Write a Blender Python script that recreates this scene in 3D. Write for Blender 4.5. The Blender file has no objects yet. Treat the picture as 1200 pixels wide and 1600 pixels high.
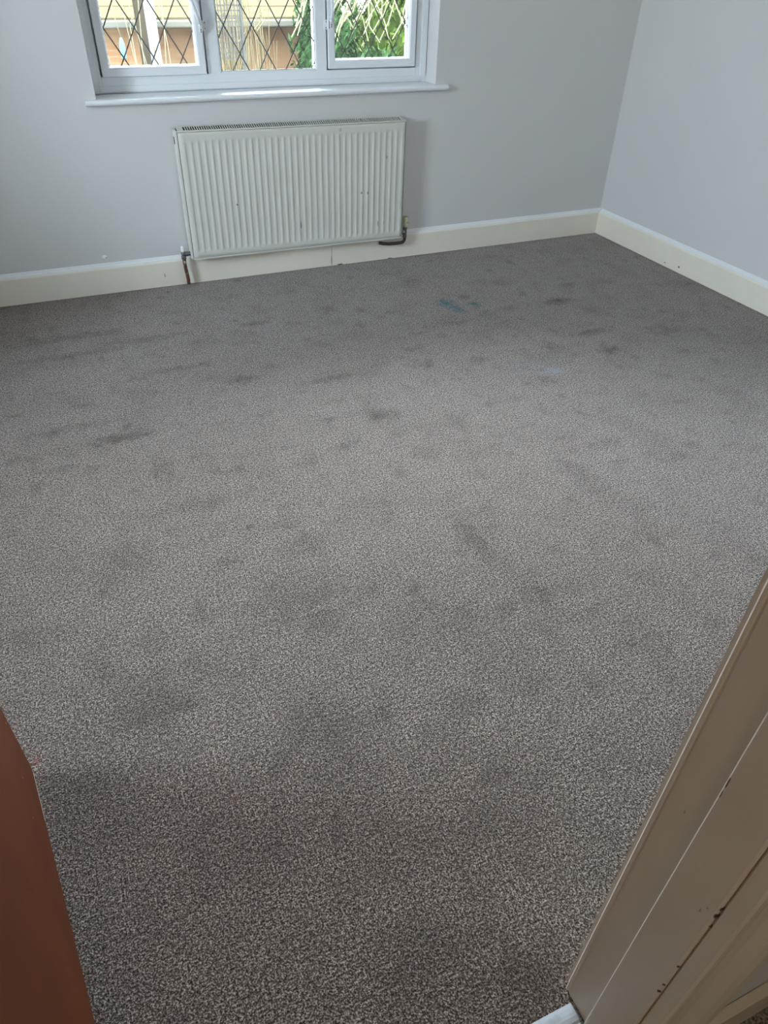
import bpy, bmesh, math, random
from mathutils import Vector, Matrix, noise
C = bpy.context.scene.collection
random.seed(7)

# ---------------------------------------------------------------- camera
cam = bpy.data.cameras.new('camera')
cam.sensor_fit = 'VERTICAL'; cam.sensor_height = 24; cam.lens = 24 * 1103.65 / 1600
cam.clip_start = .02; cam.clip_end = 300
co = bpy.data.objects.new('camera', cam); C.objects.link(co)
PITCH, ROLL, YAW = .669973, .0266438, .4218056
fw = Vector((math.sin(YAW) * math.cos(PITCH), math.cos(YAW) * math.cos(PITCH), -math.sin(PITCH)))
r0 = Vector((math.cos(YAW), -math.sin(YAW), 0)); u0 = r0.cross(fw)
rt = r0 * math.cos(ROLL) + u0 * math.sin(ROLL); up = -r0 * math.sin(ROLL) + u0 * math.cos(ROLL)
M = Matrix((rt, up, -fw)).transposed().to_4x4(); M.translation = (0, 0, 1.457)
co.matrix_world = M
bpy.context.scene.camera = co

# ---------------------------------------------------------------- light
sc = bpy.context.scene
sc.view_settings.view_transform = 'Standard'; sc.view_settings.look = 'None'
sc.view_settings.gamma = 1; sc.view_settings.use_curve_mapping = False
sc.view_settings.exposure = 0.0
world = bpy.data.worlds.new('sky'); sc.world = world; world.use_nodes = True
wn = world.node_tree.nodes; wl = world.node_tree.links
for n in list(wn): wn.remove(n)
tc = wn.new('ShaderNodeTexCoord'); sx = wn.new('ShaderNodeSeparateXYZ'); rp = wn.new('ShaderNodeValToRGB')
bg = wn.new('ShaderNodeBackground'); wo = wn.new('ShaderNodeOutputWorld')
wl.new(tc.outputs['Generated'], sx.inputs[0]); wl.new(sx.outputs['Z'], rp.inputs[0])
rp.color_ramp.elements[0].position = 0; rp.color_ramp.elements[0].color = (.50, .56, .63, 1)
rp.color_ramp.elements[1].position = .82; rp.color_ramp.elements[1].color = (.80, .90, 1.0, 1)
e_ = rp.color_ramp.elements.new(.40); e_.color = (.52, .62, .74, 1)
wl.new(rp.outputs[0], bg.inputs[0]); bg.inputs[1].default_value = 103.0
wl.new(bg.outputs[0], wo.inputs[0])
sun = bpy.data.lights.new('sun', 'SUN'); sun.energy = 26.0; sun.angle = .0095; sun.color = (1, .93, .80)
so = bpy.data.objects.new('sun', sun); C.objects.link(so)
so.rotation_euler = Vector((.75, -.50, .62)).to_track_quat('Z', 'Y').to_euler()
hall = bpy.data.lights.new('hall_light', 'AREA'); hall.energy = 7; hall.size = .5; hall.color = (1, .86, .70)
ho = bpy.data.objects.new('hall_light', hall); C.objects.link(ho); ho.location = (-.35, -.95, 2.33)

def portal(loc, rot, sx_, sy_):     # sampling portals in the window openings: they give no light of their own
    l = bpy.data.lights.new('window_portal', 'AREA'); l.shape = 'RECTANGLE'; l.size = sx_; l.size_y = sy_; l.cycles.is_portal = True
    o = bpy.data.objects.new('window_portal', l); C.objects.link(o); o.location = loc; o.rotation_euler = rot
portal((1.14, 4.25, 1.53), (-math.pi / 2, 0, 0), 1.76, 1.32)
portal((-2.61, 2.05, 1.525), (0, -math.pi / 2, 0), 1.25, .86)

# ---------------------------------------------------------------- helpers
def obj(name, bm, m=None, parent=None, smooth=False, kind=None):
    me = bpy.data.meshes.new(name)
    bmesh.ops.recalc_face_normals(bm, faces=bm.faces[:])
    bm.to_mesh(me); bm.free()
    for p in me.polygons: p.use_smooth = smooth
    o = bpy.data.objects.new(name, me); C.objects.link(o)
    if m:
        for k in (m if isinstance(m, (list, tuple)) else [m]): me.materials.append(k)
    if parent: o.parent = parent
    if kind: o['kind'] = kind
    return o
def struct(name, bm, m, parent=None, smooth=False):
    return obj(name, bm, m, parent, smooth, None if parent else 'structure')
def thing(name, label=None, cat=None, loc=(0, 0, 0), group=None, kind=None):
    o = bpy.data.objects.new(name, None); C.objects.link(o); o.location = loc
    o.empty_display_size = .1
    if label: o['label'] = label
    if cat: o['category'] = cat
    if group: o['group'] = group
    if kind: o['kind'] = kind
    return o
def tag(o, label, cat, group=None, kind=None):
    o['label'] = label; o['category'] = cat
    if group: o['group'] = group
    if kind: o['kind'] = kind
    return o
def box(bm, x0, x1, y0, y1, z0, z1, bev=0, seg=2):
    b = bmesh.new()
    vs = [b.verts.new((x, y, z)) for x in (x0, x1) for y in (y0, y1) for z in (z0, z1)]
    for f in ((0, 1, 3, 2), (4, 6, 7, 5), (0, 4, 5, 1), (2, 3, 7, 6), (0, 2, 6, 4), (1, 5, 7, 3)):
        b.faces.new([vs[i] for i in f])
    if bev: bmesh.ops.bevel(b, geom=b.edges[:], offset=bev, segments=seg, affect='EDGES', profile=.5)
    tmp = bpy.data.meshes.new('t'); b.to_mesh(tmp); b.free(); bm.from_mesh(tmp); bpy.data.meshes.remove(tmp)
    return bm
def bx(*a, **k): return box(bmesh.new(), *a, **k)
def prism(bm, prof, a, b, fn):
    """extrude the closed 2D profile from a to b; fn(u, v, t) gives the point"""
    A = [bm.verts.new(fn(u, v, a)) for u, v in prof]; B = [bm.verts.new(fn(u, v, b)) for u, v in prof]
    n = len(prof)
    for i in range(n): bm.faces.new((A[i], A[(i + 1) % n], B[(i + 1) % n], B[i]))
    bm.faces.new(A); bm.faces.new(B[::-1])
    return bm
def tube(bm, pts, r, n=12, caps=True):
    pts = [Vector(p) for p in pts]; rs = r if isinstance(r, (list, tuple)) else [r] * len(pts)
    rings = []; prev = None
    for i, p in enumerate(pts):
        t = (pts[min(i + 1, len(pts) - 1)] - pts[max(i - 1, 0)]).normalized()
        if prev is None:
            a = Vector((0, 0, 1)) if abs(t.z) < .9 else Vector((1, 0, 0)); prev = t.cross(a).normalized()
        prev = (prev - t * prev.dot(t)).normalized(); q = t.cross(prev)
        rings.append([bm.verts.new(p + (prev * math.cos(2 * math.pi * k / n) + q * math.sin(2 * math.pi * k / n)) * rs[i]) for k in range(n)])
    for A, B in zip(rings, rings[1:]):
        for k in range(n): bm.faces.new((A[k], A[(k + 1) % n], B[(k + 1) % n], B[k]))
    if caps: bm.faces.new(rings[0][::-1]); bm.faces.new(rings[-1])
    return bm
def lathe(bm, prof, c, ax='Z', n=24):
    """prof: list of (radius, height)"""
    pts = []
    for r, h in prof:
        ring = []
        for k in range(n):
            a = 2 * math.pi * k / n; u, v = r * math.cos(a), r * math.sin(a)
            p = {'Z': (u, v, h), 'X': (h, u, v), 'Y': (u, h, v)}[ax]
            ring.append(bm.verts.new((p[0] + c[0], p[1] + c[1], p[2] + c[2])))
        pts.append(ring)
    for A, B in zip(pts, pts[1:]):
        for k in range(n): bm.faces.new((A[k], A[(k + 1) % n], B[(k + 1) % n], B[k]))
    bm.faces.new(pts[0][::-1]); bm.faces.new(pts[-1])
    return bm

# ---------------------------------------------------------------- materials
def mat(name, col, rough=.5, spec=.5, metal=0, **k):
    m = bpy.data.materials.new(name); m.use_nodes = True
    b = m.node_tree.nodes['Principled BSDF']
    b.inputs['Base Color'].default_value = (*col, 1); b.inputs['Roughness'].default_value = rough
    b.inputs['Specular IOR Level'].default_value = spec; b.inputs['Metallic'].default_value = metal
    for a, v in k.items(): b.inputs[a.replace('_', ' ')].default_value = v
    return m
class N:
    """small node-graph builder on one material"""
    def __init__(s, m):
        s.t = m.node_tree; s.b = s.t.nodes['Principled BSDF']
        s.co = s.t.nodes.new('ShaderNodeTexCoord').outputs['Object']
    def put(s, sock, v):
        if hasattr(v, 'is_linked') or isinstance(v, bpy.types.NodeSocket): s.t.links.new(v, sock)
        elif isinstance(v, (tuple, list)) and len(v) == 3 and sock.type == 'RGBA': sock.default_value = (*v, 1)
        else: sock.default_value = v
    def map(s, sc=(1, 1, 1), loc=(0, 0, 0), rot=(0, 0, 0)):
        n = s.t.nodes.new('ShaderNodeMapping'); s.t.links.new(s.co, n.inputs[0])
        n.inputs['Scale'].default_value = sc; n.inputs['Location'].default_value = loc; n.inputs['Rotation'].default_value = rot
        return n.outputs[0]
    def noise(s, scale, detail=2, rough=.5, vec=None, dist=0):
        n = s.t.nodes.new('ShaderNodeTexNoise'); s.t.links.new(vec or s.co, n.inputs['Vector'])
        n.inputs['Scale'].default_value = scale; n.inputs['Detail'].default_value = detail
        n.inputs['Roughness'].default_value = rough; n.inputs['Distortion'].default_value = dist
        return n.outputs[0]
    def vor(s, scale, vec=None, feat='F1', out='Distance'):
        n = s.t.nodes.new('ShaderNodeTexVoronoi'); s.t.links.new(vec or s.co, n.inputs['Vector'])
        n.feature = feat; n.inputs['Scale'].default_value = scale
        return n.outputs[out]
    def ramp(s, v, stops):
        n = s.t.nodes.new('ShaderNodeValToRGB'); s.t.links.new(v, n.inputs[0])
        e = n.color_ramp.elements
        while len(e) < len(stops): e.new(.5)
        for q, (p, c) in zip(e, stops):
            q.position = p; q.color = (*c, 1) if isinstance(c, (tuple, list)) else (c, c, c, 1)
        return n.outputs[0]
    def mix(s, f, a, b, mode='MIX'):
        n = s.t.nodes.new('ShaderNodeMix'); n.data_type = 'RGBA'; n.blend_type = mode
        s.put(n.inputs[0], f); s.put(n.inputs[6], a); s.put(n.inputs[7], b)
        return n.outputs[2]
    def math(s, op, a, b=0):
        n = s.t.nodes.new('ShaderNodeMath'); n.operation = op; s.put(n.inputs[0], a); s.put(n.inputs[1], b)
        return n.outputs[0]
    def attr(s, name, out='Fac'):
        n = s.t.nodes.new('ShaderNodeAttribute'); n.attribute_name = name; return n.outputs[out]
    def bump(s, h, strength=.3, dist=.001):
        n = s.t.nodes.new('ShaderNodeBump'); s.t.links.new(h, n.inputs['Height'])
        n.inputs['Strength'].default_value = strength; n.inputs['Distance'].default_value = dist
        s.t.links.new(n.outputs[0], s.b.inputs['Normal'])
    def spot(s, col, p, size, tint, amt=1., soft=.35):
        """one mark of dirt or chipped paint at object position p"""
        d = s.t.nodes.new('ShaderNodeVectorMath'); d.operation = 'SUBTRACT'; s.t.links.new(s.co, d.inputs[0]); d.inputs[1].default_value = p
        e = s.t.nodes.new('ShaderNodeVectorMath'); e.operation = 'DIVIDE'; s.t.links.new(d.outputs[0], e.inputs[0]); e.inputs[1].default_value = size
        l = s.t.nodes.new('ShaderNodeVectorMath'); l.operation = 'LENGTH'; s.t.links.new(e.outputs[0], l.inputs[0])
        w = s.math('ADD', l.outputs['Value'], s.math('MULTIPLY', s.math('SUBTRACT', s.noise(.35 / max(min(size), 1e-3), 1), .5), .9))
        f = s.ramp(w, [(1 - soft if soft < 1 else 0, amt), (1, 0)])
        return s.mix(f, col, tint)
    def color(s, c): s.t.links.new(c, s.b.inputs['Base Color'])
    def rough(s, c): s.t.links.new(c, s.b.inputs['Roughness'])

def m_wall(name, col):
    m = mat(name, col, .75, .25); g = N(m)
    a = g.noise(2.2, 3); g.color(g.mix(a, tuple(c * .97 for c in col), tuple(min(1, c * 1.02) for c in col)))
    g.bump(g.noise(160, 3, .6), .12, .002)
    return m
WALLC = (.695, .682, .665)
M_wall = m_wall('white_emulsion', WALLC)
# window wall: two filler blobs at real places
g = N(M_wall)
M_ceil = m_wall('ceiling_white', (.82, .82, .81))
M_hallwall = m_wall('hall_wall_cream', (.66, .61, .52))

def m_paint(name, col, rough=.35, spots=(), scratch=None):
    m = mat(name, col, rough, .5); g = N(m)
    c = g.mix(g.noise(9, 3), tuple(k * .94 for k in col), tuple(min(1, k * 1.03) for k in col))
    d = g.ramp(g.noise(55, 4, .7), [(.70, 0), (.80, .25)])
    c = g.mix(d, c, tuple(k * .55 for k in col))
    for s in spots: c = g.spot(c, *s)
    g.color(c); g.bump(g.noise(60, 2), .08, .001)
    return m
M_base = m_paint('cream_gloss', (.90, .84, .715), .35, [
    ((1.39, 3.94, .03), (.003, .02, .035), (.16, .13, .10), .8),
    ((1.44, 3.94, .002), (.022, .03, .006), (.07, .06, .05), 1.),
    ((1.765, 3.94, -.001), (.02, .03, .007), (.07, .06, .05), 1.),
    ((.432, 3.94, .06), (.004, .02, .012), (.35, .31, .26), .8),
    ((3.28, 3.14, .032), (.02, .008, .006), (.08, .07, .06), 1.),
    ((3.28, 3.26, .02), (.02, .01, .004), (.25, .22, .19), .8)])
M_upvc = mat('white_upvc', (.83, .85, .87), .28, .5)
M_sill = mat('sill_white_gloss', (.86, .87, .88), .45, .4)
M_seal = mat('grey_gasket', (.10, .11, .12), .6)
M_sealant = mat('grey_sealant', (.40, .41, .41), .6)
M_lead = mat('lead_strip', (.13, .13, .13), .45, .5, .3)
M_caulk = mat('white_caulk', (.86, .87, .87), .55)
M_dark = mat('dark_recess', (.02, .02, .02), .8)
M_screw = mat('dull_screw', (.25, .25, .24), .4, .5, .8)
# glass: a thin clear pane
M_glass = bpy.data.materials.new('window_glass'); M_glass.use_nodes = True
t = M_glass.node_tree
for n in list(t.nodes): t.nodes.remove(n)
o_ = t.nodes.new('ShaderNodeOutputMaterial'); mx = t.nodes.new('ShaderNodeMixShader'); tr = t.nodes.new('ShaderNodeBsdfTransparent')
gl = t.nodes.new('ShaderNodeBsdfGlossy'); gl.inputs['Roughness'].default_value = .02; fr = t.nodes.new('ShaderNodeFresnel'); fr.inputs[0].default_value = 1.5
tr.inputs[0].default_value = (.95, .97, .96, 1)
t.links.new(fr.outputs[0], mx.inputs[0]); t.links.new(tr.outputs[0], mx.inputs[1]); t.links.new(gl.outputs[0], mx.inputs[2]); t.links.new(mx.outputs[0], o_.inputs[0])

M_rad = m_paint('radiator_enamel', (.69, .68, .61), .32, [
    ((.849, 3.884, .397), (.0045, .02, .006), (.05, .05, .05), 1.),
    ((1.194, 3.884, .262), (.0035, .02, .022), (.12, .11, .10), .9),
    ((1.551, 3.884, .404), (.004, .02, .008), (.12, .11, .10), .9),
    ((1.589, 3.884, .401), (.004, .02, .008), (.14, .12, .11), .9),
    ((1.700, 3.884, .576), (.006, .02, .010), (.40, .38, .34), .8),
    ((1.654, 3.884, .229), (.004, .02, .018), (.30, .28, .25), .8),
    ((1.690, 3.884, .232), (.003, .02, .012), (.34, .32, .28), .8),
    ((1.430, 3.884, .722), (.008, .02, .010), (.45, .43, .39), .8)])
M_radin = mat('shade_dark_inner_metal', (.07, .068, .06), .8, .2)  # near-black colour stands in for the shade inside the radiator
M_trv = m_paint('aged_valve_cream', (.52, .49, .33), .45, [((1.848, 3.90, .215), (.006, .02, .004), (.12, .10, .06), .9)])
M_nickel = mat('nickel_plated_brass', (.26, .26, .25), .35, .5, .8)
M_copper = mat('tarnished_copper', (.16, .075, .055), .5, .5, .4)
g = N(M_copper)
g.color(g.mix(g.ramp(g.noise(60, 3), [(.58, 0), (.66, 1)]), g.mix(g.noise(25), (.10, .035, .022), (.22, .10, .07)), (.62, .58, .52)))
M_pipe_dark = mat('dark_pipe', (.06, .045, .035), .5, .5, .3)

# door and frame
M_jamb = mat('frame_cream_paint', (.60, .52, .43), .38, .5)
g = N(M_jamb)
c = g.mix(g.noise(6, 3), (.66, .565, .455), (.78, .675, .56))
c = g.mix(g.ramp(g.noise(1, 4, .6, g.map((70, 70, 12))), [(.68, 0), (.78, .35)]), c, (.30, .24, .18))
for s in [((.5, .161, .618), (.012, .0015, .006), (.05, .015, .01), 1.), ((.5, .161, .600), (.012, .0022, .007), (.05, .015, .01), 1.),
          ((.5, .160, .573), (.012, .002, .005), (.06, .02, .012), 1.), ((.5, .162, .449), (.012, .0018, .004), (.05, .02, .012), 1.),
          ((.5, .163, .384), (.012, .002, .004), (.04, .015, .01), 1.), ((.5, .163, .360), (.012, .0025, .005), (.04, .015, .01), 1.),
          ((.5, .222, .787), (.02, .0015, .012), (.20, .09, .07), .9), ((.5, .222, .765), (.02, .001, .008), (.22, .10, .08), .9),
          ((.5, .177, .583), (.012, .0012, .005), (.28, .22, .17), .6), ((.5, .172, .600), (.012, .0015, .003), (.30, .24, .19), .6),
          ((.5, .200, .645), (.012, .012, .003), (.72, .68, .60), .8), ((.512, .252, .67), (.012, .0015, .005), (.30, .24, .19), .6),
          ((.512, .27, .45), (.012, .004, .035), (.72, .66, .58), .6)]:
    c = g.spot(c, *s)
g.color(c); g.bump(g.noise(1, 3, .5, g.map((60, 60, 9))), .25, .001)
M_wood = mat('red_brown_varnish', (.14, .05, .025), .6, .10)
g = N(M_wood)
fib = g.noise(1, 5, .65, g.map((30, 420, 14))); blotch = g.noise(5, 3)
c = g.mix(blotch, (.085, .020, .007), (.19, .046, .011))
c = g.mix(g.math('MULTIPLY', fib, .75), c, (.05, .018, .011))
for s in [((.002, .806, .21), (.02, .003, .003), (.55, .45, .38), 1.), ((.002, .70, .16), (.02, .0025, .0025), (.5, .4, .3), 1.), ((.002, .61, .15), (.02, .002, .002), (.5, .4, .3), 1.)]:
    c = g.spot(c, *s)
g.color(c); g.bump(fib, .25, .001)
M_rawedge = mat('worn_pale_edge', (.42, .36, .32), .6)
M_alu = mat('brushed_aluminium', (.38, .39, .40), .7, .1, .0)
g = N(M_alu); f = g.noise(1, 4, .7, g.map((8, 500, 500))); g.rough(g.ramp(f, [(.3, .5), (.7, .65)]))
g.color(g.mix(g.ramp(g.noise(30, 4), [(.55, 0), (.7, .5)]), (.46, .47, .48), (.22, .22, .22))); g.bump(f, .15, .0005)

# carpet
M_carpet = mat('taupe_twist_carpet', (.25, .22, .21), .9, .12, Sheen_Weight=.3, Sheen_Roughness=.3)
M_carpet.node_tree.nodes['Principled BSDF'].inputs['Sheen Tint'].default_value = (1, .95, .94, 1)
g = N(M_carpet)
tuft = g.noise(280, 2, .6); tuft2 = g.noise(130, 2, .5); patch = g.noise(14, 4, .6)
fibre = g.math('ADD', g.math('MULTIPLY', tuft, .72), g.math('MULTIPLY', tuft2, .28))
base = g.ramp(fibre, [(.37, (.014, .009, .006)), (.50, (.138, .103, .083)), (.63, (.55, .435, .370))])
base = g.mix(g.ramp(patch, [(.35, .22), (.6, 0)]), base, (.075, .060, .052))
base = g.mix(g.attr('soil_and_edge'), base, (.045, .034, .028))
base = g.mix(g.attr('teal'), base, (.035, .16, .20))
base = g.mix(g.attr('blue'), base, (.20, .27, .34))
base = g.mix(g.attr('red'), base, (.22, .03, .03))
g.color(base); g.bump(fibre, .9, .006)
sh = g.math('MULTIPLY', g.ramp(fibre, [(.36, .15), (.58, 1.)]), g.math('SUBTRACT', 1.0, g.math('ADD', g.attr('soil_and_edge'), g.attr('teal'))))
g.put(g.b.inputs['Sheen Weight'], sh)
M_hallfloor = mat('hall_carpet', (.22, .20, .17), .9, .1)
g = N(M_hallfloor); g.color(g.ramp(g.noise(200), [(.35, (.08, .07, .06)), (.65, (.36, .33, .28))]))

# outdoors: dull, dark-toned surfaces under a very bright sky
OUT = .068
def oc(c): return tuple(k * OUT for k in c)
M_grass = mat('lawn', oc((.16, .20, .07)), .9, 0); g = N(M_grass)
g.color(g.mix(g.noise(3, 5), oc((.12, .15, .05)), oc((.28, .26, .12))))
def m_brick(name, a, b, mortar):
    a, b, mortar = oc(a), oc(b), oc(mortar)
    m = mat(name, a, .85, 0); g = N(m)
    n = g.t.nodes.new('ShaderNodeTexBrick'); g.t.links.new(g.map((1, 1, 1), rot=(math.pi / 2, 0, 0)), n.inputs[0])
    n.inputs['Scale'].default_value = 1; n.inputs['Brick Width'].default_value = .22; n.inputs['Row Height'].default_value = .075; n.inputs['Mortar Size'].default_value = .006
    for i, c in enumerate((a, b, mortar)): n.inputs[1 + i].default_value = (*c, 1)
    g.color(g.mix(g.ramp(g.noise(2, 3), [(.4, 0), (.7, .5)]), n.outputs[0], mortar)); return m
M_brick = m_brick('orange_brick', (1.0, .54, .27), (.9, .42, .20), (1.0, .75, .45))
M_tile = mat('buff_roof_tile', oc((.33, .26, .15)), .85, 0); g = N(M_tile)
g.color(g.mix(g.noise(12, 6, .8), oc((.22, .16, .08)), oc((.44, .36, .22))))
M_fascia = mat('pale_gutter', oc((.40, .38, .30)), .5, 0)
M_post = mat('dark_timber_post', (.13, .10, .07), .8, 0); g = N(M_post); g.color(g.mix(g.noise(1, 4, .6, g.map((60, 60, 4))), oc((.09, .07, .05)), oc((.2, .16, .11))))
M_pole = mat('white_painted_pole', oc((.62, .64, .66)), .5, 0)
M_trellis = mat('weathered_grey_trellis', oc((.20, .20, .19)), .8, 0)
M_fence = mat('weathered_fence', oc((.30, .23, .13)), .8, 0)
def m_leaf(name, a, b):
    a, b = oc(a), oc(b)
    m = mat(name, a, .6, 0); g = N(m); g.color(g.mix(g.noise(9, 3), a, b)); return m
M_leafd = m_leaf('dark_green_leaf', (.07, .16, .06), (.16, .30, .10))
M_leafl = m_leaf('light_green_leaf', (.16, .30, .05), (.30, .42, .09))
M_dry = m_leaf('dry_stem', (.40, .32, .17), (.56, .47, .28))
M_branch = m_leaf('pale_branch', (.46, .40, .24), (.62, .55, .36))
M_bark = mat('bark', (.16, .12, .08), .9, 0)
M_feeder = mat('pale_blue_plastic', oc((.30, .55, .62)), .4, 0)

# ---------------------------------------------------------------- room shell
D = 3.963; W = 3.298; XL = -2.35; YF = .272; YH = .138; ZC = 2.36
WX0, WX1, WZ0, WZ1 = .2635, 2.0167, .872, 2.19        # window opening
LY0, LY1, LZ0, LZ1 = 1.62, 2.48, .90, 2.15          # a second window, unseen, added in the left wall to light the room
# floor: one fitted carpet, with its stains stored where they are
nx, ny = 440, 300; x0f, x1f, y0f, y1f = XL - .02, W + .02, .264, D + .02
bm = bmesh.new()
SP = [  # x, y, rx, ry, amount
 (.957, 1.455, .035, .10, .42), (.353, 1.40, .13, .11, .28), (.399, 1.304, .07, .045, .40), (.010, 2.459, .10, .035, .55), (.22, 1.63, .03, .03, .3),
 (.319, 1.762, .012, .012, .75), (2.232, 2.42, .055, .035, .60), (2.341, 3.014, .09, .05, .42), (.469, 1.627, .05, .05, .38), (1.336, 2.598, .05, .04, .3),
 (2.05, 3.02, .05, .03, .35), (2.30, 2.62, .12, .03, .35), (2.0, 2.55, .05, .06, .3), (1.60, 2.55, .06, .04, .3), (1.78, 2.28, .04, .04, .35), (1.0, 2.25, .06, .05, .4),
 (.90, 2.62, .10, .03, .35), (.55, 2.75, .07, .04, .45), (.30, 2.95, .12, .03, .35), (-.15, 2.60, .16, .03, .3), (-.33, 2.44, .08, .02, .3), (-.22, 2.33, .10, .02, .25),
 (.20, 3.3, .20, .04, .3), (-.1, 3.45, .22, .04, .35), (-.05, 3.25, .25, .03, .3), (1.15, 3.35, .05, .05, .4), (1.30, 3.28, .03, .03, .4), (.75, 3.30, .06, .03, .4),
 (2.45, 2.85, .06, .06, .3), (2.65, 2.5, .10, .05, .35), (1.72, 1.75, .06, .04, .25), (1.5, 1.6, .05, .12, .25), (.75, 1.15, .12, .10, .22), (.3, .95, .16, .09, .25),
 (-.1, 1.2, .10, .12, .25), (-.25, 1.0, .06, .10, .22), (.05, .75, .12, .08, .22), (.55, .62, .14, .08, .22), (.62, .9, .07, .05, .25), (1.05, 1.95, .07, .05, .25),
 (.43, 3.861, .010, .008, .8), (1.05, 1.15, .18, .04, .22), (.2, 1.95, .2, .04, .2), (-.05, 1.75, .08, .08, .25), (.46, .34, .06, .05, .45), (.3, .42, .12, .06, .35),
 (1.9, 3.25, .03, .03, .4), (1.72, 2.95, .06, .03, .3), (2.55, 3.2, .06, .03, .35), (.62, 2.05, .05, .04, .25), (1.25, 2.1, .03, .09, .25), (.12, 2.2, .04, .10, .28)]
for j in range(ny + 1):
    for i in range(nx + 1):
        bm.verts.new((x0f + (x1f - x0f) * i / nx, y0f + (y1f - y0f) * j / ny, 0))
bm.verts.ensure_lookup_table()
for j in range(ny):
    for i in range(nx):
        a = j * (nx + 1) + i
        bm.faces.new((bm.verts[a], bm.verts[a + 1], bm.verts[a + nx + 2], bm.verts[a + nx + 1]))
vals = {'soil_and_edge': [], 'teal': [], 'blue': [], 'red': []}
def blob(x, y, s, k=1.):
    cx, cy, rx, ry = s[:4]
    d = math.hypot((x - cx) / rx, (y - cy) / ry)
    if d > 2.2: return 0
    d += .75 * noise.noise(Vector((x * 30, y * 30, 3))) + .5 * noise.noise(Vector((x * 75, y * 75, 9)))
    return max(0., min(1., 1.35 - d))
for v in bm.verts:
    x, y = v.co.x, v.co.y
    s = 0
    for q in SP:
        if abs(x - q[0]) < q[2] * 2.3 and abs(y - q[1]) < q[3] * 2.3: s = max(s, blob(x, y, q) * q[4])
    n1 = noise.fractal(Vector((x * 5.5, y * 5.5, 1)), .9, 2.1, 4); n2 = noise.fractal(Vector((x * 15, y * 15, 7)), .9, 2.1, 3)
    s = max(0, s + max(0, n1 * .22) + max(0, n2 - .28) * .5)
    edge = min(D - .018 - y, W - .018 - x)                      # darker line beside the skirting
    s += max(0, .25 * (1 - edge / .035)) if edge < .035 else 0
    vals['soil_and_edge'].append(min(.78, s * .85))
    vals['teal'].append(min(1, .75 * max(blob(x, y, (1.762, 3.205, .040, .055)), .8 * blob(x, y, (1.785, 3.12, .04, .055)), .95 * blob(x, y, (1.898, 3.131, .026, .034)), .35 * blob(x, y, (1.72, 3.22, .04, .03)))))
    vals['blue'].append(.33 * max(blob(x, y, (1.853, 2.334, .06, .035)), .5 * blob(x, y, (1.80, 2.42, .09, .05))))
    vals['red'].append(.5 * max(blob(x, y, (-.341, 1.136, .010, .010)), .5 * blob(x, y, (.09, 1.384, .010, .010)), .4 * blob(x, y, (.05, .87, .010, .008))))
me = bpy.data.meshes.new('floor'); bm.to_mesh(me); bm.free()
for k, vv in vals.items():
    a = me.attributes.new(k, 'FLOAT', 'POINT'); a.data.foreach_set('value', vv)
me.materials.append(M_carpet)
fl = bpy.data.objects.new('floor', me); C.objects.link(fl); fl['kind'] = 'structure'
fl['label'] = 'stained taupe twist-pile carpet covering the whole room'

bm = bmesh.new(); T = .28
box(bm, XL - .2, WX0, D, D + T, 0, ZC); box(bm, WX1, W + .2, D, D + T, 0, ZC)
box(bm, WX0, WX1, D, D + T, 0, WZ0); box(bm, WX0, WX1, D, D + T, WZ1, ZC)
M_wb = m_wall('white_emulsion_window_wall', WALLC); g = N(M_wb); c = M_wb.node_tree.nodes['Principled BSDF'].inputs['Base Color'].links[0].from_socket
c = g.spot(c, (.148, 3.963, .187), (.014, .02, .010), (.93, .93, .93), 1.); c = g.spot(c, (.155, 3.963, .181), (.008, .02, .004), (.40, .36, .33), .8)
g.color(c)
struct('wall_back', bm, M_wb)
struct('wall_right', bx(W, W + .15, YF, D, 0, ZC), M_wall)
bm = bmesh.new()
box(bm, XL - .25, XL, YF, LY0, 0, ZC); box(bm, XL - .25, XL, LY1, D, 0, ZC)
box(bm, XL - .25, XL, LY0, LY1, 0, LZ0); box(bm, XL - .25, XL, LY0, LY1, LZ1, ZC)
struct('wall_left', bm, M_wall)
w2 = thing('added_window_2', 'unseen white upvc window added in the left wall to light the room', None, (XL - .15, (LY0 + LY1) / 2, LZ0), kind='structure')
bm = bmesh.new()
for a, b in ((LY0, LY0 + .06), ((LY0 + LY1) / 2 - .035, (LY0 + LY1) / 2 + .035), (LY1 - .06, LY1)): box(bm, XL - .18, XL - .12, a, b, LZ0, LZ1, .003)
box(bm, XL - .18, XL - .12, LY0, LY1, LZ0, LZ0 + .06, .003); box(bm, XL - .18, XL - .12, LY0, LY1, LZ1 - .06, LZ1, .003)
o = obj('window_frame', bm, M_upvc, w2); o.location = -w2.location
o = obj('glass_pane', bx(XL - .152, XL - .148, LY0 + .05, LY1 - .05, LZ0 + .05, LZ1 - .05), M_glass, w2); o.location = -w2.location
o = obj('window_sill', bx(XL - .118, XL + .03, LY0 + .001, LY1 - .001, LZ0 + .0005, LZ0 + .022, .004), M_sill, w2); o.location = -w2.location
struct('ceiling', bx(XL - .15, W + .15, YH - .001, D + .02, ZC, ZC + .1), M_ceil)
# wall with the doorway (lining faces at JL and .512)
JL = -.262; JR = .512; LT = .03
bm = bmesh.new()
box(bm, XL - .15, JL - LT, YH, YF, 0, ZC); box(bm, JR + LT, W + .15, YH, YF, 0, ZC); box(bm, JL - LT, JR + LT, YH, YF, 2.06, ZC)
struct('wall_front', bm, M_wall)

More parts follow.
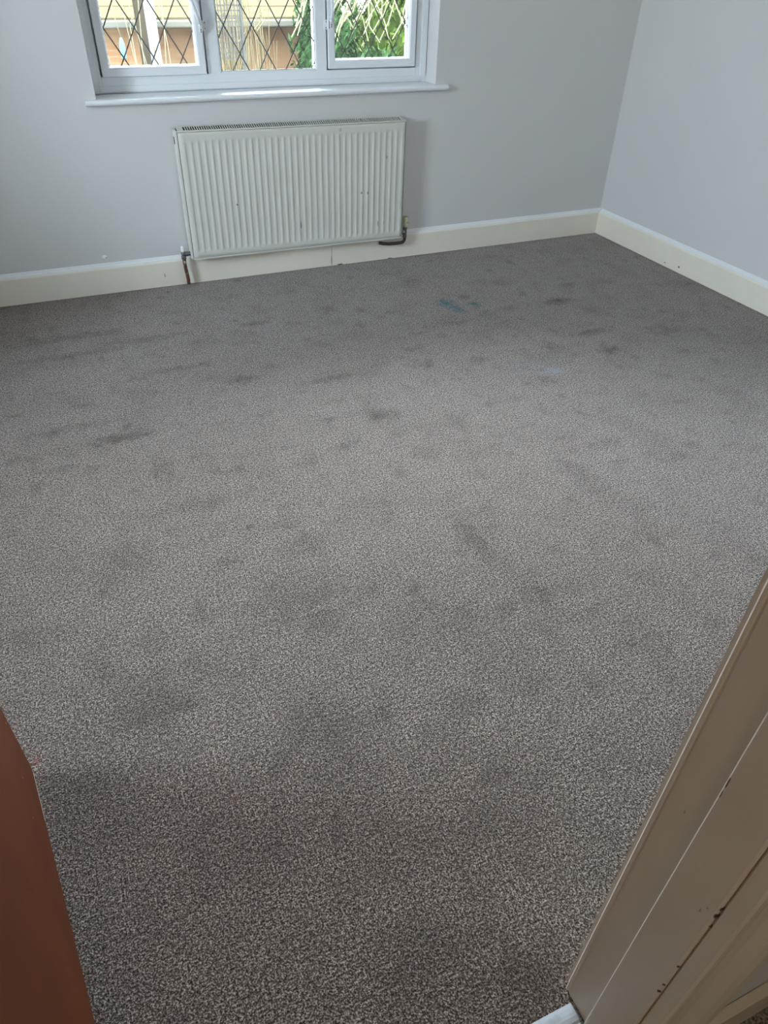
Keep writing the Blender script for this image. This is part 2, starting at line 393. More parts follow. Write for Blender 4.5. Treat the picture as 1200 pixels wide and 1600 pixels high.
# skirting boards
HB = .1353; TB = .018
def skirt(name, a, b, fn, bead=True, h=HB):
    prof = [(0, 0), (TB, 0), (TB, h - .010), (TB - .002, h - .004), (TB - .006, h), (0, h)]
    bm = bmesh.new()
    segs = a if isinstance(a, list) else [(a, b)]
    for s, e in segs: prism(bm, prof, s, e, fn)
    o = struct(name, bm, M_base)
    if bead:
        bb = bmesh.new()
        for s, e in segs: prism(bb, [(0, h - .001), (TB - .004, h - .001), (TB - .006, h + .004), (.006, h + .009), (.0015, h + .018), (0, h + .02)], s, e, fn)
        obj('paint_bead', bb, M_caulk, o)
    return o
skirt('baseboard_back', [(XL, 1.3915), (1.3935, W)], 0, lambda u, v, t: (t, D - u, v))
skirt('baseboard_right', YF, D - TB, lambda u, v, t: (W - u, t, v))
skirt('baseboard_left', YF, D - TB, lambda u, v, t: (XL + u, t, v))
skirt('baseboard_front', [(XL + TB, JL - .10), (.60, W - TB)], 0, lambda u, v, t: (t, YF + u, v))

# ---------------------------------------------------------------- window
win = thing('window_1', 'white upvc window with diamond leaded panes', None, ((WX0 + WX1) / 2, D + .13, WZ0), kind='structure')
FY = D + .127           # room face of outer frame
def wobj(name, bm, m, parent=None, smooth=False):
    o = obj(name, bm, m, parent or win, smooth)
    p = parent or win
    mw = Vector(win.location)
    if p is win: o.location = -mw
    return o
FZ0 = .900; ZT = WZ1
bm = bmesh.new()
box(bm, WX0, .314, FY, FY + .07, FZ0, ZT, .002)                         # left frame member
box(bm, 1.952, WX1, FY, FY + .07, FZ0, ZT, .002)
box(bm, .314, 1.952, FY, FY + .07, FZ0, .968, .002)                     # bottom member
box(bm, .314, 1.952, FY, FY + .07, ZT - .055, ZT, .002)
box(bm, .822, .884, FY, FY + .07, .966, ZT - .05, .002)                 # mullions
box(bm, 1.386, 1.442, FY, FY + .07, .966, ZT - .05, .002)
for a in ((.30, .345), (.79, .83), (1.43, 1.465), (1.915, 1.96)): box(bm, a[0], a[1], FY + .0185, FY + .07, .93, ZT - .03)
for a in ((.31, .83), (1.43, 1.955)): box(bm, a[0], a[1], FY + .0185, FY + .07, .93, .998)
box(bm, .268, .296, FY - .010, FY + .01, .930, ZT, .002)                # raised cover strip at the sides
box(bm, 1.978, 2.012, FY - .008, FY + .01, .930, ZT, .002)
box(bm, .296, 1.978, FY - .004, FY + .01, .903, .930, .0025)            # lower bead of the frame
wobj('window_frame', bm, M_upvc)
wobj('sealant_line', bx(.270, 2.010, FY - .003, FY + .004, .896, .9005), M_sealant)
def pane(prefix, x0, x1, z0, z1, yg, parent, px, pz, off):
    """glass with diagonal lead strips: nodes at px + k*.1375, pz + j*.118 alternating"""
    gp = obj('glass_pane', bx(x0, x1, yg, yg + .004, z0, z1), M_glass, parent)
    bm = bmesh.new()
    w = .0028; sl = .118 / .06875
    for sgn in (1, -1):
        for k in range(-20, 30):
            # line z = pz + sgn*sl*(x - (px + k*.1375))
            cx = px + k * .1375
            pts = []
            for X in (x0, x1):
                Z = pz + sgn * sl * (X - cx)
                if z0 <= Z <= z1: pts.append((X, Z))
            for Z in (z0, z1):
                X = cx + sgn * (Z - pz) / sl
                if x0 < X < x1: pts.append((X, Z))
            if len(pts) < 2: continue
            (ax, az), (bx_, bz) = pts[0], pts[1]
            d = Vector((bx_ - ax, 0, bz - az))
            if d.length < .01: continue
            d.normalize(); nn = Vector((-d.z, 0, d.x)) * w
            prism(bm, [(-1, -.0017), (1, -.0017), (.5, -.0028), (-.5, -.0028)], 0, 1,
                  lambda u, v, t_: Vector((ax, yg + v + .0017 - .0004, az)).lerp(Vector((bx_, yg + v + .0017 - .0004, bz)), t_) + nn * u)
    for a in ((x0, x0 + .004, z0, z1), (x1 - .004, x1, z0, z1), (x0, x1, z0, z0 + .004), (x0, x1, z1 - .004, z1)):
        box(bm, a[0], a[1], yg - .002, yg - .0003, a[2], a[3])
    obj('lead_strip', bm, M_lead, parent)
    return gp
def ring(bm, X0, X1, Z0, Z1, prof):
    """mitred frame: prof is list of (inset, y)"""
    n = len(prof); R = []
    for (cx, cz, sx_, sz_) in ((X0, Z0, 1, 1), (X1, Z0, -1, 1), (X1, Z1, -1, -1), (X0, Z1, 1, -1)):
        R.append([bm.verts.new((cx + sx_ * i, y, cz + sz_ * i)) for i, y in prof])
    for k in range(4):
        A, B = R[k], R[(k + 1) % 4]
        for i in range(n): bm.faces.new((A[i], A[(i + 1) % n], B[(i + 1) % n], B[i]))
def sash(x0, x1, z0, z1, px, pz, handed):
    e = obj('casement', bmesh.new(), None, win); bpy.data.objects.remove(e)
    bm = bmesh.new(); y = FY - .017; w = .035
    ring(bm, x0, x1, z0, z1, [(0, FY - .001), (0, y + .003), (.002, y), (w - .004, y), (w, y + .004), (w, FY + .012), (w - .01, FY + .018), (0.004, FY + .018)])
    o = obj('casement', bm, M_upvc, win); o.location = -win.location
    bm = bmesh.new(); ring(bm, x0 + w - .002, x1 - w + .002, z0 + w - .002, z1 - w + .002, [(0, y + .006), (.004, y + .006), (.011, y + .026), (0, y + .026)])
    obj('glazing_bead', bm, M_caulk, o)
    bm = bmesh.new(); ring(bm, x0 - .0022, x1 + .0022, z0 - .0022, z1 + .0022, [(0, FY - .0015), (.003, FY - .0015), (.003, FY + .002), (0, FY + .002)])
    obj('gasket', bm, M_seal, o)
    pane('c', x0 + w + .004, x1 - w - .004, z0 + w + .004, z1 - w - .004, y + .023, o, px, pz, 0)
    return o
cl = sash(.321, .812, .968, ZT - .048, .5025, 1.159, 1)
cr = sash(1.447, 1.940, .975, ZT - .048, 1.6095, 1.172, -1)
bm = bmesh.new(); ring(bm, .880, 1.390, .965, ZT - .045, [(0, FY + .002), (.006, FY + .002), (.013, FY + .012), (.010, FY + .016), (0, FY + .016)])
fb = obj('fixed_light', bm, M_caulk, win); fb.location = -win.location
pane('m', .889, 1.381, .974, ZT - .055, FY + .011, fb, .922, 1.166, 0)
# hopper handles
def lever(xh, zh, xt, zt, keepx, parent, shade):
    y = FY - .017
    b = bmesh.new(); box(b, xh - .009, xh + .009, y - .008, y, zh - .030, zh + .020, .003)
    h = obj('fastener', b, M_upvc, parent)
    b = bmesh.new(); tube(b, [(xh, y - .012, zh), (xh + (xt - xh) * .3, y - .024, zh + (zt - zh) * .3), (xt, y - .030, zt)], [.0085, .0075, .0095], 10)
    lathe(b, [(.010, -.020), (.011, -.016), (.011, 0)], (xh, y, zh), 'Y')
    obj('lever', b, M_upvc, h, True)
    b = bmesh.new(); lathe(b, [(.0035, -.0088), (.0035, -.007)], (xh, y, zh - .018), 'Y', 12); lathe(b, [(.0035, -.0088), (.0035, -.007)], (xh, y, zh - .026), 'Y', 12)
    obj('screw', b, M_screw, h)
    return h
lever(.805, 1.168, .758, 1.290, 0, cl, 0)
lever(1.463, 1.183, 1.462, 1.300, 0, cr, 0)
for kx, par in ((.828, 0), (1.440, 1)):
    b = bmesh.new(); box(b, kx - .011, kx + .011, FY - .007, FY, 1.143, 1.186, .003)
    k = obj('keep_plate', b, M_upvc, win); k.location = -win.location
    b = bmesh.new()
    for dz in (1.152, 1.177): lathe(b, [(.003, -.0085), (.003, -.006)], (kx, FY, dz), 'Y', 12)
    obj('screw', b, M_screw, k)
    b = bmesh.new(); xk = kx - .017 if par == 0 else kx + .012
    box(b, xk, xk + .004, FY - .019, FY - .016, 1.150, 1.185)
    obj('slot', b, M_dark, k)

# sill board
bm = bmesh.new()
prof = [(0, .874), (.025, .874), (.031, .877), (.034, .883), (.034, .889), (.031, .895), (.025, .898), (0, .898)]
prism(bm, prof, .212, 2.083, lambda u, v, t_: (t_, D - u, v + (t_ - 1.15) * .003))
prism(bm, [(-.128, .874), (.002, .874), (.002, .898), (-.128, .899)], WX0 + .001, WX1 - .001, lambda u, v, t_: (t_, D - u, v + (t_ - 1.15) * .003))
sl = obj('window_sill', bm, M_sill, win, False); sl.location = -win.location

# ---------------------------------------------------------------- radiator
rad = thing('radiator', 'cream white ribbed panel radiator on the wall under the window', 'radiator', (1.19, 3.90, 0))
RX0, RX1, RZ0, RZ1, RY = .592, 1.806, .141, .744, 3.884
def rob(name, bm, m, parent=None, smooth=False):
    o = obj(name, bm, m, parent or rad, smooth)
    if parent is None: o.location = -Vector(rad.location)
    return o
bm = bmesh.new()
NR = 35; P0 = .633; PITCH_R = .03353
xs = [RX0, RX0 + .003, P0 - PITCH_R / 2]
for k in range(NR):
    c0 = P0 + k * PITCH_R
    xs += [c0 + d for d in (-.0135, -.0115, -.0095, -.006, 0, .006, .0095, .0115, .0135)]
xs += [RX1 - .003, RX1]
zs = [RZ0, RZ0 + .003, .160, .172, .176, .181, .188, .25, .35, .45, .55, .65, .690, .697, .702, .706, .715, .73, RZ1 - .003, RZ1]
def dep(x, z):
    d = 0
    if P0 - .02 < x < P0 + (NR - 1) * PITCH_R + .02:
        k = round((x - P0) / PITCH_R); dx = abs(x - P0 - k * PITCH_R)
        f = max(0, min(1, (.0135 - dx) / .006)); f = f * f * (3 - 2 * f)
        a = max(0, min(1, (z - .172) / .014)); b = max(0, min(1, (.708 - z) / .013))
        d = .0028 * f * min(a, b)
    if x in (RX0, RX1) or z in (RZ0, RZ1): d = .004
    return d
G = [[bm.verts.new((x, RY + dep(x, z), z)) for x in xs] for z in zs]
for j in range(len(zs) - 1):
    for i in range(len(xs) - 1): bm.faces.new((G[j][i], G[j][i + 1], G[j + 1][i + 1], G[j + 1][i]))
bk = [bm.verts.new((x, RY + .014, z)) for x, z in ((RX0, RZ0), (RX1, RZ0), (RX1, RZ1), (RX0, RZ1))]
bm.faces.new(bk)
def strip(vs, a, b): bm.faces.new([*vs, b, a])
strip(G[0], bk[0], bk[1]); strip(G[-1][::-1], bk[2], bk[3])
strip([r[0] for r in G][::-1], bk[3], bk[0]); strip([r[-1] for r in G], bk[1], bk[2])
sb = bmesh.new()
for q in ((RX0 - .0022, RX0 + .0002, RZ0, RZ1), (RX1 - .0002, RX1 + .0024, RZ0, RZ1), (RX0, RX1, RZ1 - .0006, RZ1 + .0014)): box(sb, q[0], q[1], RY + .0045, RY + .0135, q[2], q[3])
rob('seam', sb, M_radin)  # dark strips paint the shade line round the front panel
fp = rob('front_panel', bm, M_rad, None, True)
for p in fp.data.polygons: p.use_smooth = len(p.vertices) == 4
rob('rim', (lambda b: (box(b, RX0 - .002, RX1 + .002, RY + .003, RY + .016, RZ1 + .0008, RZ1 + .0065, .002), box(b, RX0 - .002, RX1 + .002, RY + .002, RY + .016, RZ0 - .008, RZ0 + .001, .002), b)[-1])(bmesh.new()), M_rad)
# convector fins behind the panel
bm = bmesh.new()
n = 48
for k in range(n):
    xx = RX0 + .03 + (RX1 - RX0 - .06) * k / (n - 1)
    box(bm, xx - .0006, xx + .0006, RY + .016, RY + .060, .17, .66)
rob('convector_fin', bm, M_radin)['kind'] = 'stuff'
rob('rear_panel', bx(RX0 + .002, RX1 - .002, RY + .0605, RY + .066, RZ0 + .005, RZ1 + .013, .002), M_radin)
# grille: slotted top cover
bm = bmesh.new(); gz = RZ1 + .0005
box(bm, RX0 + .004, RX1 - .004, RY + .0155, RY + .0195, gz, gz + .006)
box(bm, RX0 + .004, RX1 - .004, RY + .064, RY + .068, gz + .014, gz + .018)
slat = [(RY + .018, gz), (RY + .066, gz + .011), (RY + .066, gz + .017), (RY + .018, gz + .006)]
prism(bm, slat, RX0 + .004, RX0 + .034, lambda u, v, t_: (t_, u, v)); prism(bm, slat, RX1 - .018, RX1 - .004, lambda u, v, t_: (t_, u, v))
gx0, gx1 = RX0 + .034, RX1 - .018; ns = 101
for k in range(1, ns):
    xx = gx0 + (gx1 - gx0) * k / ns
    prism(bm, slat, xx - .0021, xx + .0021, lambda u, v, t_: (t_, u, v))
rob('top_grille', bm, M_rad)
for s in (0, 1):
    bm = bmesh.new()
    xa, xb = (RX0 - .014, RX0 - .0018) if s == 0 else (RX1 + .002, RX1 + .007)
    box(bm, xa, xb, RY + .004, RY + .068, RZ0 - .004, RZ1 + .009, .003)
    o = rob('side_cover', bm, M_rad)
    if s == 0:
        b = bmesh.new(); box(b, xa - .0008, xa + .002, RY + .022, RY + .046, .690, .722, .0005); obj('vent_opening', b, M_dark, o)
# wall bracket blocks between the radiator and the wall
for xx in (.80, 1.60):
    rob('bracket', bx(xx - .015, xx + .015, RY + .0665, D - .0005, .25, .65), M_rad)
# lockshield valve and copper tail, left end
vy = RY + .030
bm = bmesh.new()
tube(bm, [(RX0 - .014, vy, .163), (RX0 - .022, vy, .163)], .012, 6)
tube(bm, [(RX0 - .022, vy, .163), (.545, vy, .163)], .0085, 16); lathe(bm, [(.0135, -.0), (.0135, .014)], (.553, vy, .163), 'X', 6)
lathe(bm, [(.008, .135), (.013, .137), (.013, .152), (.010, .155), (.0115, .160), (.0115, .172), (.009, .176), (.006, .178)], (.541, vy, 0), 'Z', 16)
lv = rob('lockshield_valve', bm, M_nickel, None, False)
b = bmesh.new(); lathe(b, [(.009, .176), (.011, .178), (.0095, .200), (.0075, .203)], (.541, vy, 0)); obj('valve_cap', b, M_caulk, lv, True)
bm = bmesh.new(); tube(bm, [(.541, vy, .1355), (.5415, vy, .10), (.548, vy, .03), (.549, vy - .002, .001)], [.0095, .0092, .0092, .0096], 16)
rob('pipe', bm, M_copper, None, True)
# thermostatic valve, right end
tx = 1.842
bm = bmesh.new()
tube(bm, [(RX1 + .006, vy, .158), (tx, vy, .158)], .009, 16); lathe(bm, [(.0145, -.018), (.0145, -.004)], (tx, vy, .158), 'X', 6)
lathe(bm, [(.008, .125), (.013, .127), (.013, .143), (.0105, .146), (.012, .150), (.012, .170), (.014, .172), (.014, .184), (.010, .186)], (tx, vy, 0), 'Z', 16)
tv = rob('thermostatic_valve', bm, M_nickel)
b = bmesh.new(); prof = []
nn_ = 36
hs = [(.0125, .186), (.0165, .190), (.018, .196), (.0185, .236), (.0175, .243), (.014, .246)]
rings = []
for r_, h_ in hs:
    rings.append([b.verts.new((tx + (r_ - (.0012 if k % 3 == 0 and h_ > .19 and h_ < .24 else 0)) * math.cos(2 * math.pi * k / nn_), vy + (r_ - (.0012 if k % 3 == 0 and .19 < h_ < .24 else 0)) * math.sin(2 * math.pi * k / nn_), h_)) for k in range(nn_)])
for A, B in zip(rings, rings[1:]):
    for k in range(nn_): b.faces.new((A[k], A[(k + 1) % nn_], B[(k + 1) % nn_], B[k]))
b.faces.new(rings[0][::-1]); b.faces.new(rings[-1])
obj('valve_head', b, M_trv, tv)
bm = bmesh.new(); pts = [(tx, vy, .126), (tx, vy, .118)]
for k in range(0, 7):
    a = k / 6 * math.pi / 2; pts.append((tx - .02 + .02 * math.cos(a), vy, .118 - .02 * math.sin(a)))
pts += [(1.78, vy, .0965), (1.74, vy + .004, .097), (1.71, vy + .014, .098), (1.69, D - TB - .0005, .099)]
tube(bm, pts, .009, 14)
rob('pipe', bm, M_pipe_dark, None, True)
# the radiator hangs very slightly out of level
rad.rotation_euler = (0, math.radians(.42), 0); rad.location.z = .0042

# ---------------------------------------------------------------- door frame
fr_ = thing('trim_1', 'chipped cream painted door frame with a rebated stop', None, (.5, .2, 0), kind='structure')
def fo(name, bm, m=M_jamb, smooth=False):
    o = obj(name, bm, m, fr_, smooth); o.location = -Vector(fr_.location); return o
HZ = 2.03
rightprof = [(JR + LT, .161), (.503, .161), (.5, .164), (.5, .2225), (.5015, .2245), (.512, .2245), (.512, .2765), (.5132, .2775), (.5132, .2800), (.5115, .2815), (.5112, .2845), (.5130, .2870), (.517, .2875), (JR + LT, .2875)]
bm = prism(bmesh.new(), rightprof, .004, HZ + .03, lambda u, v, t_: (u, v, t_)); fo('jamb', bm)
mir = lambda u: JL + JR - u
bm = prism(bmesh.new(), [(mir(u), v) for u, v in rightprof][::-1], .004, HZ + .03, lambda u, v, t_: (u, v, t_)); fo('jamb', bm)
fo('head', bx(JL, JR, .161, .2875, HZ, HZ + .03))
# hall side architrave with a moulded face; room side plain
ap = [(.506, .1605), (.5035, .158), (.5035, .139), (.506, .1355), (.512, .1345), (.520, .1375), (.532, .1385), (.545, .1350), (.556, .1290), (.566, .1235), (.578, .1195), (.590, .1180), (.600, .1205), (.604, .1250), (.604, YH), (.545, YH), (.545, .1605)]
for m_ in (0, 1):
    pr = ap if m_ == 0 else [(mir(u), v) for u, v in ap][::-1]
    fo('architrave', prism(bmesh.new(), pr, .004, 2.09, lambda u, v, t_: (u, v, t_)))
    rp_ = [(.520, .2877), (.520, .296), (.530, .300), (.585, .296), (.592, .288), (.592, YF), (.545, YF), (.545, .2877)]
    pr = rp_ if m_ == 0 else [(mir(u), v) for u, v in rp_][::-1]
    fo('architrave', prism(bmesh.new(), pr, .004, 2.09, lambda u, v, t_: (u, v, t_)))
fo('architrave', bx(mir(.604), .604, .120, YH - .0005, 2.092, 2.16, .003))

# threshold strip
th = thing('threshold_strip', 'silver metal threshold bar across the doorway by the frame', 'threshold strip', (.125, .24, 0))
bm = prism(bmesh.new(), [(.205, .0005), (.264, .0005), (.258, .0030), (.250, .0054), (.244, .0066), (.236, .0066), (.232, .0050), (.229, .0066), (.219, .0066), (.210, .0045)], 0, 1,
           lambda u, v, t_: (JL + .016 if t_ == 0 else (.4975 if u < .226 else .5035 + (u - .23) * .12), u, v))
o = obj('bar', bm, M_alu, th, False); o.location = -th.location
for xx in (.10, .42):
    b = bmesh.new(); lathe(b, [(.004, .0063), (.004, .0078), (.002, .0082)], (xx, .242, 0), 'Z', 14); o = obj('screw', b, M_screw, th); o.location = -th.location

# ---------------------------------------------------------------- door leaf, open into the room
ang = math.atan2(.348 - .268, 1.108 - .557)
dr = thing('door_1', 'dark red-brown varnished flush door standing open on the left', None, (-.348 + .83 * math.sin(ang), 1.108 - .83 * math.cos(ang), 0), kind='structure')
dr.rotation_euler = (0, 0, ang)
DL, DT, DH, DZ = .83, .04, 1.985, .008
bm = bmesh.new()
cr_ = .014; prof = [(0, DZ)]
for k in range(6):
    a = k / 5 * math.pi / 2; prof.append((DL - cr_ + cr_ * math.sin(a), DZ + cr_ - cr_ * math.cos(a)))
prof += [(DL, DH), (0, DH)]
prism(bm, prof, -DT, 0, lambda u, v, t_: (t_, u, v))
bmesh.ops.bevel(bm, geom=[e for e in bm.edges if abs(e.verts[0].co.x - e.verts[1].co.x) < 1e-5], offset=.0015, segments=2, affect='EDGES')
obj('door_leaf', bm, M_wood, dr)
obj('worn_edge', bx(-.003, .0006, DL - .14, DL - .012, DZ - .0012, DZ + .0022), M_rawedge, dr)
for s in (1, -1):
    b = bmesh.new(); X = 0 if s == 1 else -DT
    box(b, min(X, X + s * .006), max(X, X + s * .006), DL - .085, DL - .045, .93, 1.09, .002)
    hp = obj('door_handle', b, M_nickel, dr)
    b = bmesh.new(); tube(b, [(X + s * .004, DL - .065, 1.04), (X + s * .045, DL - .065, 1.04), (X + s * .05, DL - .075, 1.04), (X + s * .05, DL - .17, 1.038)], .009, 12)
    obj('lever', b, M_nickel, hp, True)
for hz in (.22, 1.0, 1.75):
    b = bmesh.new(); tube(b, [(-DT - .005, .0, hz), (-DT - .005, .0, hz + .09)], .006, 12)
    obj('hinge', b, M_nickel, dr, True)

# ---------------------------------------------------------------- landing behind the camera
HX0, HX1, HY0 = -1.0, 1.7, -1.7
struct('floor_hall', bx(HX0, HX1, HY0, .30, -.06, -.0005), M_hallfloor)
bm = bmesh.new()
box(bm, HX0 - .1, HX0, HY0, YH, 0, ZC); box(bm, HX1, HX1 + .1, HY0, YH, 0, ZC); box(bm, HX0 - .1, HX1 + .1, HY0 - .1, HY0, 0, ZC)
struct('wall_hall', bm, M_hallwall)
struct('ceiling_hall', bx(HX0 - .1, HX1 + .1, HY0 - .1, YH - .002, ZC, ZC + .1), M_ceil)
bm = bmesh.new(); box(bm, .606, HX1, .1215, YH - .0005, .0, .14, .002)
o = struct('baseboard_hall', bm, M_jamb)

# ---------------------------------------------------------------- outdoors, seen through the window
GZ = -2.75
struct('ground_outside', bx(-30, 45, D + .4, 70, GZ - .2, GZ), M_grass)
def pl(o, label, cat, group=None): return tag(o, label, cat, group)
# brick outbuilding with a pitched tiled roof
gb = thing('outbuilding', 'orange brick outbuilding with buff tiled roof beyond the window', 'building', (4, 14, GZ))
def go(name, bm, m, parent=None):
    o = obj(name, bm, m, parent or gb)
    if parent is None: o.location = -Vector(gb.location)
    return o
EZ = .64
go('wall', bx(-4, 3.95, 12.3, 17.5, GZ, EZ - .02), M_brick)
bm = bmesh.new()
rows = 16; th_ = math.radians(33)
for k in range(rows):
    y0_ = 12.0 + k * .19; z0_ = EZ + .02 + k * .19 * math.tan(th_)
    prism(bm, [(y0_, z0_), (y0_ + .24, z0_ + .24 * math.tan(th_)), (y0_ + .24, z0_ + .24 * math.tan(th_) + .02), (y0_, z0_ + .035)], -4.3, 4.15, lambda u, v, t_: (t_, u, v))
go('roof', bm, M_tile)
zt_ = EZ + 3.04 * math.tan(th_)
go('back_roof', prism(bmesh.new(), [(15.04, zt_), (18.0, EZ), (18.0, EZ - .03), (15.04, zt_ - .05)], -4.3, 4.15, lambda u, v, t_: (t_, u, v)), M_tile)
go('gable', prism(bmesh.new(), [(12.3, EZ - .02), (17.5, EZ - .02), (15.04, zt_ - .1)], 3.85, 3.95, lambda u, v, t_: (t_, u, v)), M_brick)
go('gutter', bx(-4.3, 4.15, 11.90, 12.0, EZ - .06, EZ + .03, .02), M_fascia)
# white pole and dark post
tag(obj('white_pole', tube(bmesh.new(), [(1.135, 8, GZ), (1.14, 8, 1.0), (1.155, 8, 3.2)], .048, 20), M_pole, None, True), 'thick white pole standing outside in front of the roof', 'pole')
tag(obj('timber_post', bx(1.47, 1.70, 11.55, 11.75, GZ, 1.9, .01), M_post), 'dark timber post behind and left of the white pole', 'post')
# trellis
tr_ = thing('trellis', 'grey wooden trellis panel left of the middle pane', 'trellis', (1.78, 9, GZ))
bm = bmesh.new()
for k in range(9): xx = 1.91 + k * .035; box(bm, xx - .004, xx + .004, 8.99, 8.998, .52, 2.0)
for k in range(32): zz = .52 + k * .047; box(bm, 1.89, 2.21, 8.999, 9.007, zz - .004, zz + .004)
o = obj('lattice', bm, M_trellis, tr_); o.location = -tr_.location
for xx in (1.88, 2.22):
    o = obj('upright', bx(xx - .012, xx + .012, 8.98, 9.01, GZ, 2.05), M_trellis, tr_); o.location = -tr_.location

def leaves(bm, c, rad_, n, size, rng, squash=.6):
    for _ in range(n):
        while True:
            p = Vector([rng.uniform(-1, 1) for _ in range(3)])
            if p.length < 1: break
        if p.length < .45: p = p.normalized() * rng.uniform(.55, 1)
        p = Vector((p.x * rad_[0], p.y * rad_[1], p.z * rad_[2])) * (1 + .18 * noise.noise(p * 2.5 + Vector(c))) + Vector(c)
        a = Vector([rng.gauss(0, 1) for _ in range(3)]).normalized(); b = a.orthogonal().normalized()
        cc = a.cross(b); s = size * rng.uniform(.6, 1.3)
        v = [bm.verts.new(p + q) for q in (-b * s, -cc * s * squash * .6 + a * s * .1, b * s, cc * s * squash * .6 + a * s * .1)]
        bm.faces.new(v)
def bush(name, label, c, rad_, n, size, m, seed, stemr=.05, cat='bush'):
    rng = random.Random(seed)
    root = thing(name, label, cat, (c[0], c[1], GZ))
    bm = bmesh.new(); leaves(bm, c, rad_, n, size, rng)
    core = bmesh.new(); bmesh.ops.create_icosphere(core, subdivisions=3, radius=1)      # dense inner twigs and leaves
    for v in core.verts:
        p = v.co.copy(); v.co = Vector((p.x * rad_[0], p.y * rad_[1], p.z * rad_[2])) * (.72 + .22 * noise.noise(p * 3 + Vector(c))) + Vector(c)
    tmp = bpy.data.meshes.new('t'); core.to_mesh(tmp); core.free(); bm.from_mesh(tmp); bpy.data.meshes.remove(tmp)
    o = obj('foliage', bm, m, root); o.location = -root.location
    bm = bmesh.new()
    for k in range(5):
        a = k * 1.26; top = Vector(c) + Vector((math.cos(a) * rad_[0] * .5, math.sin(a) * rad_[1] * .5, rad_[2] * .3))
        tube(bm, [(c[0] + .05 * math.cos(a), c[1] + .05 * math.sin(a), GZ), Vector((c[0], c[1], (GZ + c[2]) / 2)) + Vector((math.cos(a), math.sin(a), 0)) * .12, top], [stemr, stemr * .7, stemr * .2], 7)
    o = obj('stem', bm, M_bark, root); o.location = -root.location
    return root
bush('evergreen_bush', 'dark green evergreen bush right of the middle pane', (3.85, 10.95, .05), (.50, .30, 1.35), 4200, .06, M_leafd, 1)
bush('evergreen_bush', 'large dark green bush low in the right-hand pane', (4.05, 9.2, -.72), (.80, .45, 1.35), 5200, .065, M_leafd, 2)
bush('leafy_shrub', 'bright yellow-green shrub at the right edge of the window', (5.35, 10.0, -.1), (.72, .45, 1.9), 4200, .06, M_leafl, 3)
bush('leafy_shrub', 'light green tall shrub behind the pale branches', (5.10, 11.35, .4), (.68, .42, 1.7), 5200, .07, M_leafl, 4)
bush('low_shrub', 'low light green shrub under the middle pane', (2.78, 10.15, -.62), (.70, .28, .72), 2200, .045, M_leafl, 5)
bush('low_shrub', 'small light green shrub low at the right of the left pane', (1.72, 11.15, -.42), (.22, .20, .62), 1000, .045, M_leafl, 6)
# dry creeper: fine tan stems that climb in front of the outbuilding
def stems(name, label, c, wx, wy, z0_, z1_, n, r_, m, seed, cat, lean=.25):
    rng = random.Random(seed); bm = bmesh.new()
    for _ in range(n):
        x_, y_ = c[0] + rng.uniform(-wx, wx), c[1] + rng.uniform(-wy, wy)
        top = rng.uniform(z0_ + (z1_ - z0_) * .45, z1_); pts = []
        dx = rng.gauss(0, lean); ph = rng.uniform(0, 6)
        for q in range(7):
            f = q / 6; pts.append((x_ + dx * f * f + .04 * math.sin(ph + f * 7), y_ + .04 * math.cos(ph * 2 + f * 6), z0_ + (top - z0_) * f))
        tube(bm, pts, [r_ * (1 - .75 * q / 6) for q in range(7)], 5)
        for _ in range(2):
            f = rng.uniform(.4, .9); q = int(f * 6); p = Vector(pts[q]); s = rng.choice((-1, 1))
            tube(bm, [p, p + Vector((s * .10, 0, .10)), p + Vector((s * .16, 0, .26))], [r_ * .6, r_ * .4, r_ * .15], 4)
    return tag(obj(name, bm, m), label, cat)
stems('dry_shrub', 'tangled dry tan shrub in front of the outbuilding between two panes', (2.62, 10.9), .46, .14, GZ, 1.5, 190, .014, M_dry, 11, 'shrub', .06)
stems('dry_grass', 'clump of dry straw-coloured grass low behind the middle pane', (2.15, 9.6), .40, .15, GZ, .52, 170, .009, M_dry, 12, 'grass')
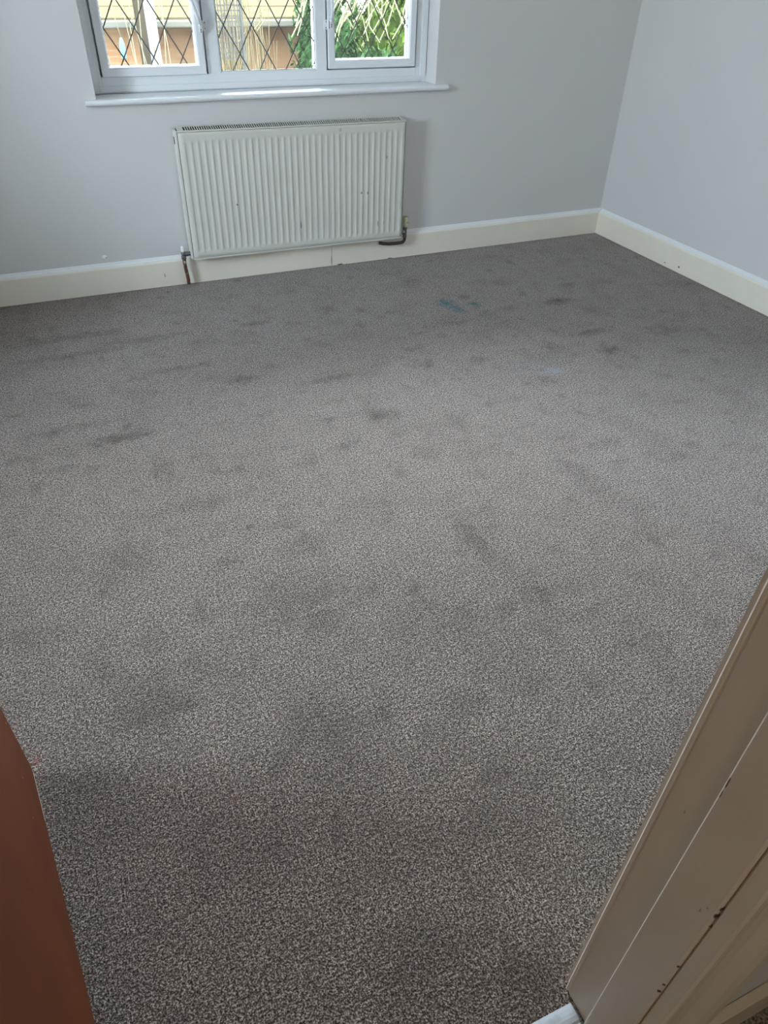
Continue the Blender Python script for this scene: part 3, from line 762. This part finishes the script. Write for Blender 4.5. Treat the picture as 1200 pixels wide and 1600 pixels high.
# thin pale twigs around the white pole
rng = random.Random(5); bm = bmesh.new()
for k in range(9):
    x_ = 1.08 + rng.uniform(-.1, .1); pts = [(x_ - .1, 7.8, GZ)]
    for q in range(1, 9):
        f = q / 8; pts.append((x_ + .10 * math.sin(f * 6 + k) - .02, 7.8 + .03 * math.cos(f * 9 + k), GZ + (1.0 + rng.uniform(.0, .5) - GZ) * f))
    tube(bm, pts, [.008 - .0006 * q for q in range(9)], 5)
tag(obj('bare_twig', bm, M_branch), 'thin bare pale twigs twisting beside the white pole', 'twigs')
# drooping pale branches hanging from a tree on the right
tree = thing('drooping_tree', 'tree with pale drooping bare branches in the right-hand pane', 'tree', (4.6, 8.3, GZ))
bm = tube(bmesh.new(), [(4.9, 8.5, GZ), (4.75, 8.4, -.5), (4.3, 8.3, 1.7), (3.7, 8.1, 2.3)], [.12, .10, .07, .05], 10)
o = obj('trunk', bm, M_bark, tree, True); o.location = -tree.location
bm = bmesh.new(); rng = random.Random(21)
for k in range(62):
    x_ = rng.uniform(2.75, 3.95); y_ = 8 + rng.uniform(-.35, .35)
    zt = rng.uniform(1.9, 2.4); zb = rng.choice((rng.uniform(.68, .95), rng.uniform(.85, 1.2)))
    s = rng.uniform(-.28, .22); pts = []; ph = rng.uniform(0, 6)
    for q in range(9):
        f = q / 8; hook = .10 * max(0, f - .8) / .2 * (1 if s > 0 else -1)
        pts.append((x_ + s * f + .05 * math.sin(ph + f * 7) + .015 * math.sin(ph * 3 + f * 19) + hook, y_, zt + (zb - zt) * f + abs(hook) * .35))
    tube(bm, pts, [.012 - .0008 * q for q in range(9)], 6)
o = obj('branch', bm, M_branch, tree); o['kind'] = 'stuff'; o.location = -tree.location
# garden fence behind everything, and a feeder hanging near the pole
bm = bmesh.new()
for k in range(150): xx = -8 + k * .152; box(bm, xx, xx + .145, 19.5 + (k % 2) * .012, 19.52 + (k % 2) * .012, GZ, GZ + 1.8)
tag(obj('garden_fence', bm, M_fence), 'brown boarded fence at the end of the garden', 'fence')
hf = thing('hanging_feeder', 'small pale blue feeder hanging outside left of the white pole', 'feeder', (.85, 8, .60))
b = lathe(bmesh.new(), [(.010, .03), (.024, .05), (.026, .12), (.020, .17), (.010, .20)], (0, 0, 0)); obj('body', b, M_feeder, hf, True)
b = tube(bmesh.new(), [(0, 0, .21), (-.03, 0, .40), (-.06, 0, .9)], .004, 6); obj('hanger', b, M_branch, hf, True)
